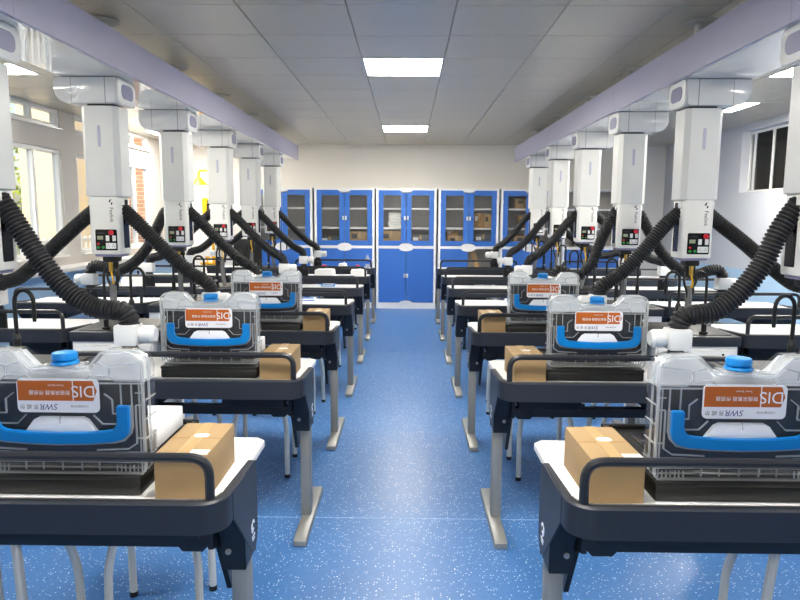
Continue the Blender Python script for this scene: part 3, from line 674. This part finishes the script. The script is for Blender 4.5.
def gdoor(sx):
    # blue frame with rounded inner corner cut at top-centre and bottom-centre for the white tabs; local origin at outer hinge edge
    f = MB(); H = z1 - z0
    def B_(a, b_, c_, d_): x = sorted((sx * a, sx * b_)); f.box(x[0], x[1], -.022, -.002, c_, d_, .0025, 1)
    B_(0, .082, 0, H); B_(dw - .082, dw, .045, H - .045); B_(.0825, dw - .0825, 0, .085); B_(.0825, dw - .0825, H - .085, H)
    return f.mesh('door', 'cab_blue', smooth=0)
GD = {s: gdoor(s) for s in (-1, 1)}
GG = {s: MB().box(min(s * .075, s * (dw - .075)), max(s * .075, s * (dw - .075)), -.014, -.009, .07, z1 - z0 - .07).mesh('pane', 'cab_glass', smooth=0) for s in (-1, 1)}
LH = CM - .024 - .104
LD = {s: MB().box(min(0, s * dw), max(0, s * dw), -.022, -.002, 0, LH, .003).mesh('door', 'cab_blue', smooth=0) for s in (-1, 1)}
def tab(up):
    pts = [(.12 * math.cos(a), (.048 * math.sin(a)) * up) for a in [PI * j / 12 for j in range(13)]]
    return MB().prism(pts, -.027, -.0225, 'y').mesh('corner_tab', 'cab_white')
TABU, TABD = tab(1), tab(-1)
HNG = MB().cyl((0, -.016, -.03), (0, -.016, .03), .011, 10).mesh('hinge', 'cab_white'); PULL = MB().prism(rrect(-.014, .014, -.035, .035, .012), -.042, -.022, 'y', .003).mesh('pull', 'cab_white'); LOCK = MB().cyl((0, -.022, 0), (0, -.028, 0), .012, 12).mesh('lock', 'ink_black')
def cabinet(x, idx, label, missing=None, upper=True):
    t = thing('storage_cabinet', (x, YC, 0), label, 'cabinet', 'blue and white cabinets along the back wall')
    ob('carcass', CB['carcass'], t); ob('back_panel', CB['back_panel'], t)
    for z in (1.36, 1.69, .55): ob('shelf', CB['shelf'], t, (0, 0, z))
    for s in (-1, 1):
        # s=+1 : hinged at left edge, extends to +x
        x0 = -s * (hh - .040)
        if upper:
            g = ob('door', GD[s], t, (x0, 0, z0), label='blue-framed glass door'); ob('pane', GG[s], g); ob('pull', PULL, g, (s * (dw - .02), 0, (z1 - z0) / 2)); ob('lock', LOCK, g, (s * (dw - .055), 0, (z1 - z0) / 2 - .01))
            for z in (.18, z1 - z0 - .18): ob('hinge', HNG, g, (-s * .006, 0, z))
        ob('corner_tab', TABU, t, (0, 0, CM + .018)) if s == 1 else ob('corner_tab', TABD, t, (0, 0, CM - .018))
        if missing != s:
            q = ob('door', LD[s], t, (x0, 0, .104), label='plain blue door')
            for z in (.2, LH - .2): ob('hinge', HNG, q, (-s * .006, 0, z))
            ob('pull', PULL, q, (s * (dw - .02), 0, LH / 2))
    ob('corner_tab', TABD, t, (0, 0, CH - .018)); ob('corner_tab', TABU, t, (0, 0, .09))
cpos = [-2.09, -1.043, -.004, 1.042, 2.085, 3.13]
cn = ['leftmost, partly behind a service column', 'second from the left with a carton inside', 'middle one at the end of the aisle', 'right of the middle with one lower door missing', 'second from the right', 'rightmost, behind the service columns']
for j, x in enumerate(cpos): cabinet(x, j, ('tall blue and white glass-door cabinet, %s' if j < 5 else 'tall white cabinet with open upper shelves and blue lower doors, %s') % cn[j], missing=-1 if j == 3 else None, upper=j != 5)
# contents
def carton(x, y, z, w_, d_, h_, label, m='cardboard', cat='box', grp='cartons inside the cabinets', name='carton_box'):
    t = thing(name, (x, y, z), label, cat, grp)
    ob('body', MB().box(-w_ / 2, w_ / 2, 0, d_, 0, h_, .004).mesh('body', m), t)
    ob('tape', MB().box(-.02, .02, -.001, d_ + .001, h_ - .001, h_ + .001).box(-.02, .02, -.0012, 0, h_ * .6, h_).mesh('tape', 'tape', smooth=0), t)
    ob('label', MB().box(-w_ * .35, -w_ * .1, -.0015, 0, h_ * .5, h_ * .8).mesh('label', 'ink_dark' if m == 'cardboard' else 'paper', smooth=0), t)
S0, S1, S2 = CM + .021, 1.372, 1.702
carton(-.80, YC + .06, S0, .36, .3, .24, 'wide brown carton on the lowest glass shelf, second cabinet from the left')
carton(-.26, YC + .06, S0, .38, .3, .25, 'wide brown carton on the lowest glass shelf, middle cabinet')
carton(.86, YC + .08, S0, .32, .3, .17, 'brown carton with white sticker, low shelf, cabinet right of middle', 'cardboard')
carton(.78, YC + .1, S0 + .171, .2, .25, .09, 'flat brown carton lying on another, low shelf, cabinet right of middle', 'cardboard_dark')
carton(1.22, YC + .1, S1, .16, .28, .25, 'dark brown upright carton, middle shelf, cabinet right of middle', 'cardboard_dark')
carton(1.40, YC + .08, S1, .19, .28, .23, 'light brown carton, middle shelf, cabinet right of middle')
carton(1.31, YC + .1, S0, .36, .28, .2, 'grey instrument box, low shelf, cabinet right of middle', 'equipment')
carton(2.0, YC + .08, S2, .34, .28, .17, 'brown carton on the top shelf, second cabinet from the right')
carton(2.05, YC + .1, S1, .3, .28, .22, 'dark brown carton on the middle shelf, second cabinet from the right', 'cardboard_dark')
carton(2.02, YC + .1, S0, .38, .28, .18, 'brown carton on the low shelf, second cabinet from the right')
carton(-1.31, YC + .1, S0, .38, .28, .15, 'dark grey instrument box, low shelf, second cabinet from the left', 'equipment')
carton(.24, YC + .1, S0, .36, .28, .18, 'grey instrument box, low shelf, middle cabinet', 'equipment')
carton(3.08, YC + .1, S1, .34, .28, .26, 'white carton on the middle shelf of the rightmost cabinet', 'paper')
carton(3.10, YC + .1, S0, .36, .28, .2, 'white carton on the low shelf of the rightmost cabinet', 'paper')
bt = MB().box(-.105, .105, 0, .27, 0, .05, .006).mesh('binder', 'paper')
for j in range(5):
    t = thing('paper_stack', (-.20 + random.uniform(-.012, .012), YC + .09, S1 + j * .0505), 'white paper bundle in the middle cabinet pile, %s from the bottom' % ['first', 'second', 'third', 'fourth', 'topmost, fifth'][j], 'paper', 'paper bundles in the cabinet')
    ob('sheets', bt, t, rz=random.uniform(-.05, .05)); ob('band', MB().box(-.107, .107, .10, .13, -.0, .0505).mesh('band', 'ink_dark', smooth=0), t)
t = thing('cardboard_strip', (1.26, YC + .1, .56), 'narrow brown cardboard strip leaning inside the open lower cabinet', 'cardboard'); o = ob('strip', MB().box(-.045, .045, 0, .02, .0, .42, .003).mesh('strip', 'tape'), t); o.rotation_euler = (0, -.3, 0)
ob('fold', MB().box(-.045, .045, -.002, 0, .2, .206).mesh('fold', 'cardboard_dark', smooth=0), o)

# ------------------------------------------------------------------ emergency shower
t = thing('emergency_shower', (-3.17, 10.7, 0), 'yellow emergency shower and eyewash stand near the left back corner', 'safety shower')
ob('base', MB().lathe((0, 0, 0), [(.14, 0), (.14, .012), (.05, .03), (.03, .05)], 24).mesh('base', 'yellow'), t)
ob('pole', MB().tube([(0, 0, .03), (0, 0, 2.42)], .022, 14).mesh('pole', 'yellow'), t)
ob('shower_arm', MB().tube(fillet([(0, 0, 2.28), (-.20, 0, 2.28), (-.20, 0, 2.16)], .05), .018, 10).mesh('shower_arm', 'yellow'), t)
ob('shower_head', MB().lathe((-.20, 0, 0), [(.03, 2.17), (.06, 2.13), (.13, 2.06), (.135, 2.05)], 24).mesh('shower_head', 'yellow'), t)
ob('eyewash_bowl', MB().lathe((0, -.16, 0), [(.06, .70), (.14, .74), (.175, .80), (.17, .80), (.13, .75), (.04, .72)], 24).mesh('eyewash_bowl', 'yellow'), t)
ob('bowl_arm', MB().tube([(0, 0, .72), (0, -.16, .72)], .02, 10).mesh('bowl_arm', 'yellow'), t)
for sx in (-1, 1): ob('eyewash_nozzle', MB().tube([(sx * .05, -.16, .76), (sx * .05, -.16, .86)], .012, 8).cyl((sx * .05, -.16, .86), (sx * .05, -.16, .90), .03, 12, .035).mesh('eyewash_nozzle', 'yellow'), t)
sg = ob('sign', MB().prism(rrect(-.13, .13, 1.58, 1.84, .02), -.04, -.034, 'y').mesh('sign', 'yellow'), t, (-.02, 0, 0), label='yellow sign with black figure')
fg = MB().lathe((0, 0, 0), [(.001, 0), (.0011, .001)], 4)
fig = MB().prism([(.022 * math.cos(a) - .03, 1.785 + .022 * math.sin(a)) for a in [2 * PI * j / 10 for j in range(10)]], -.0415, -.0405).prism([(-.06, 1.755), (.0, 1.755), (.0, 1.69), (-.01, 1.62), (-.03, 1.62), (-.032, 1.67), (-.05, 1.62), (-.065, 1.62), (-.055, 1.69)], -.0415, -.0405).prism([(.04, 1.79), (.09, 1.79), (.08, 1.76), (.05, 1.76)], -.0415, -.0405).prism([(.05, 1.74), (.055, 1.74), (.045, 1.68), (.04, 1.68)], -.0415, -.0405).prism([(.07, 1.74), (.075, 1.74), (.075, 1.68), (.07, 1.68)], -.0415, -.0405)
ob('pictogram', fig.mesh('pictogram', 'ink_black', smooth=0), sg)
ob('push_handle', MB().box(.10, .20, -.05, -.04, .62, .74, .004).tube([(0, 0, .70), (.15, -.045, .70)], .01, 8).mesh('push_handle', 'red'), t, label='red hand lever')

# ------------------------------------------------------------------ black office chair at the back
t = thing('office_chair', (-2.48, 10.42, 0), 'black high-backed office chair behind the last row on the left', 'chair')
ob('seat', MB().prism(rrect(-.23, .23, -.22, .22, .06), .43, .51, 'z', .015).mesh('seat', 'black_plastic'), t)
ob('backrest', MB().prism(rrect(-.22, .22, .55, 1.20, .08), -.24, -.19, 'y', .012).mesh('backrest', 'black_plastic'), t)
ob('back_support', MB().tube([(0, -.12, .44), (0, -.26, .5), (0, -.255, .8)], .02, 8).mesh('back_support', 'black_plastic'), t)
ob('gas_lift', MB().cyl((0, 0, .10), (0, 0, .43), .028).mesh('gas_lift', 'silver'), t)
for j in range(5):
    a = 2 * PI * j / 5 + .3; L = ob('leg', MB().tube([(0, 0, .12), (.28 * math.cos(a), .28 * math.sin(a), .075)], [.028, .018], 8).mesh('leg', 'black_plastic'), t)
    ob('castor', MB().cyl((.28 * math.cos(a) - .02 * math.sin(a), .28 * math.sin(a) + .02 * math.cos(a), .03), (.28 * math.cos(a) + .02 * math.sin(a), .28 * math.sin(a) - .02 * math.cos(a), .03), .03, 14).cyl((.28 * math.cos(a), .28 * math.sin(a), .04), (.28 * math.cos(a), .28 * math.sin(a), .08), .01, 8).mesh('castor', 'rubber'), L)
for sx in (-1, 1): ob('armrest', MB().tube(fillet([(sx * .22, .05, .46), (sx * .27, .05, .5), (sx * .27, .05, .68), (sx * .27, -.18, .68)], .04), .016, 8).mesh('armrest', 'black_plastic'), t)

# ------------------------------------------------------------------ small things on the desks
def pack(x, i, dy, w_, d_, h_, m, label, name='plastic_pack', cat='pack', grp='wrapped packs on the back desks'):
    b_ = MB(); nx, ny = 10, 6; rnd = random.Random(int(x * 1000) + i)
    def ring(z, sh): return [(px_ * sh + rnd.uniform(-.008, .008), py_ * sh + rnd.uniform(-.008, .008), max(0, z + rnd.uniform(-.004, .004)) if z else 0) for px_, py_ in rrect(-w_ / 2, w_ / 2, -d_ / 2, d_ / 2, min(w_, d_) * .25, 4)]
    b_.poly3([ring(0, .95), ring(h_ * .35, 1.03), ring(h_ * .7, 1.0), ring(h_ * .95, .9), ring(h_, .6)])
    t = thing(name, (x, ROW[i] + dy, .79), label, cat, grp)
    ob('wrap', b_.mesh('wrap', m), t); ob('tie', MB().cyl((0, 0, h_ - .004), (.03, 0, h_ + .016), .012, 8, .004).mesh('tie', m), t)
pack(-1.06, 5, .42, .26, .2, .085, 'foam', 'white plastic-wrapped pack on sixth left desk, farther from the aisle')
pack(-.62, 5, .42, .2, .2, .08, 'foam', 'white plastic-wrapped pack on sixth left desk, close to the aisle')
pack(-.95, 6, .35, .12, .12, .07, 'paper', 'small white bag on the farthest left desk beside the red block')
pack(-3.0, 4, .35, .26, .2, .10, 'paper', 'white plastic-wrapped pack on the fifth row desk by the left windows')
pack(-2.75, 5, .35, .26, .2, .10, 'paper', 'white plastic-wrapped pack on the sixth row desk by the left windows')
def slab(x, i, dy, w_, d_, h_, m, label, name, cat, rz=0, lid=None):
    t = thing(name, (x, ROW[i] + dy, .79), label, cat, None, rz)
    ob('body', MB().box(-w_ / 2, w_ / 2, -d_ / 2, d_ / 2, 0, h_, .003).mesh('body', m), t)
    ob('stripe', MB().box(-w_ / 2 + .01, w_ / 2 - .01, -d_ / 2 - .0008, -d_ / 2, h_ * .3, h_ * .6).box(-w_ / 2 + .02, w_ / 2 - .02, -d_ / 2 + .01, d_ / 2 - .01, h_, h_ + .001).mesh('stripe', lid or 'label_white', smooth=0), t)
slab(-.86, 4, .4, .15, .1, .025, 'handle_blue', 'flat blue box on the fifth left desk', 'blue_box', 'box')
slab(-.93, 3, .42, .22, .12, .028, 'label_white', 'flat white and blue pack on the fourth left desk', 'blue_white_pack', 'pack', .1, 'cab_blue')
slab(.99, 3, .40, .14, .1, .035, 'label_white', 'small white and blue box on the fourth right desk', 'blue_white_box', 'box', -.05, 'cab_blue')
slab(-1.22, 6, .3, .06, .05, .05, 'red', 'small red block on the farthest left desk', 'red_block', 'block')
slab(-.72, 6, .3, .05, .05, .05, 'red', 'small red and white box on the farthest left desk near the bottle', 'red_box', 'box')
t = thing('water_bottle', (-.575, ROW[6] + .3, .79), 'clear plastic water bottle with blue cap on the farthest left desk', 'bottle')
ob('bottle_body', MB().lathe((0, 0, 0), [(.03, 0), (.033, .01), (.033, .06), (.031, .065), (.033, .07), (.033, .14), (.028, .165), (.013, .195), (.013, .205)], 16).mesh('bottle_body', 'bottle_clear'), t)
ob('cap', MB().lathe((0, 0, 0), [(.016, .203), (.016, .222), (.014, .224)], 14).mesh('cap', 'bottle_cap'), t); ob('label', MB().lathe((0, 0, 0), [(.0336, .072), (.0336, .125)], 16).mesh('label', 'bottle_cap'), t)

# ------------------------------------------------------------------ outside the left windows
gr = struct('ground', MB().box(-40, XL - .3, -20, 45, -.6, -.5).mesh('ground', 'ground', smooth=0))
def simple(name, me, loc, label, cat, grp=None):
    o = ob(name, me, None, loc, label=label, category=cat)
    if grp: o['group'] = grp
    return o
t = thing('neighbour_building', (-8.3, 15, -.5), 'cream sunlit building outside the left windows', 'building')
ob('wall', MB().box(-.45, .75, 0, 3, 0, 7).mesh('wall', 'cream', smooth=0), t); ob('pilaster', MB().box(-.47, -.30, -.1, 0, 0, 7).mesh('pilaster', 'cream', smooth=0), t); ob('cornice', MB().box(-.6, .9, -.25, 3, 7, 7.3, .02).mesh('cornice', 'cream'), t); ob('plinth', MB().box(-.5, .8, -.06, 3, 0, .5, .01).mesh('plinth', 'post_grey'), t)
t = thing('brick_wing', (-5.1, 14.0, -.5), 'brick wing of the building seen through the farthest left window', 'building')
ob('wall', MB().box(-.95, .7, 0, 2, 0, 6).mesh('wall', 'brick_wall', smooth=0), t); ob('coping', MB().box(-1.0, .75, -.05, 2, 6, 6.15, .01).mesh('coping', 'post_grey'), t)
def tree(x, y, z, r, h_, m, label):
    t = thing('tree', (x, y, -.5), label, 'tree', 'trees outside the left windows')
    ob('trunk', MB().tube([(0, 0, 0), (.1, 0, h_ * .5), (.05, .1, h_)], [.16, .12, .06], 8).mesh('trunk', 'bark'), t)
    b_ = MB(); rnd = random.Random(int(x * 10 + y))
    for j in range(2600):
        v = Vector((rnd.gauss(0, 1), rnd.gauss(0, 1), rnd.gauss(0, 1))).normalized() * r * rnd.uniform(.3, 1) ** .5
        v.z *= 1.1; c_ = v + Vector((0, 0, h_)); a = Vector((rnd.gauss(0, 1), rnd.gauss(0, 1), rnd.gauss(0, 1))).normalized(); bb = a.orthogonal().normalized(); q = rnd.uniform(.06, .13)
        vs = [b_.bm.verts.new(c_ + a * q), b_.bm.verts.new(c_ + bb * q * .5), b_.bm.verts.new(c_ - a * q), b_.bm.verts.new(c_ - bb * q * .5)]; b_.bm.faces.new(vs)
    f = ob('foliage', b_.mesh('foliage', m, smooth=0), t); f['kind'] = 'stuff'
tree(-14.2, 23.0, 0, 2.6, 3.2, 'leaf2', 'yellow-green leafy tree left of the cream building')
tree(-10.1, 20.4, 0, 1.7, 2.6, 'leaf', 'green leafy tree between the cream building and brick wing')
tree(-12.5, 11.0, 0, 2.3, 3.0, 'leaf2', 'yellow-green leafy tree far out beyond the nearer left window')
t = thing('railing_fence', (-7.0, 10, -.5), 'white upright-bar railing outside the left windows', 'fence')
bar_me = MB().box(-.02, .02, -.02, .02, .05, 1.6).mesh('bar', 'fence', smooth=0)
for j in range(60): ob('bar', bar_me, t, (0, -6 + j * .2, 0))
for z in (.15, 1.5): ob('rail', MB().box(-.03, .03, -6.1, 6, z, z + .06).mesh('rail', 'fence', smooth=0), t)
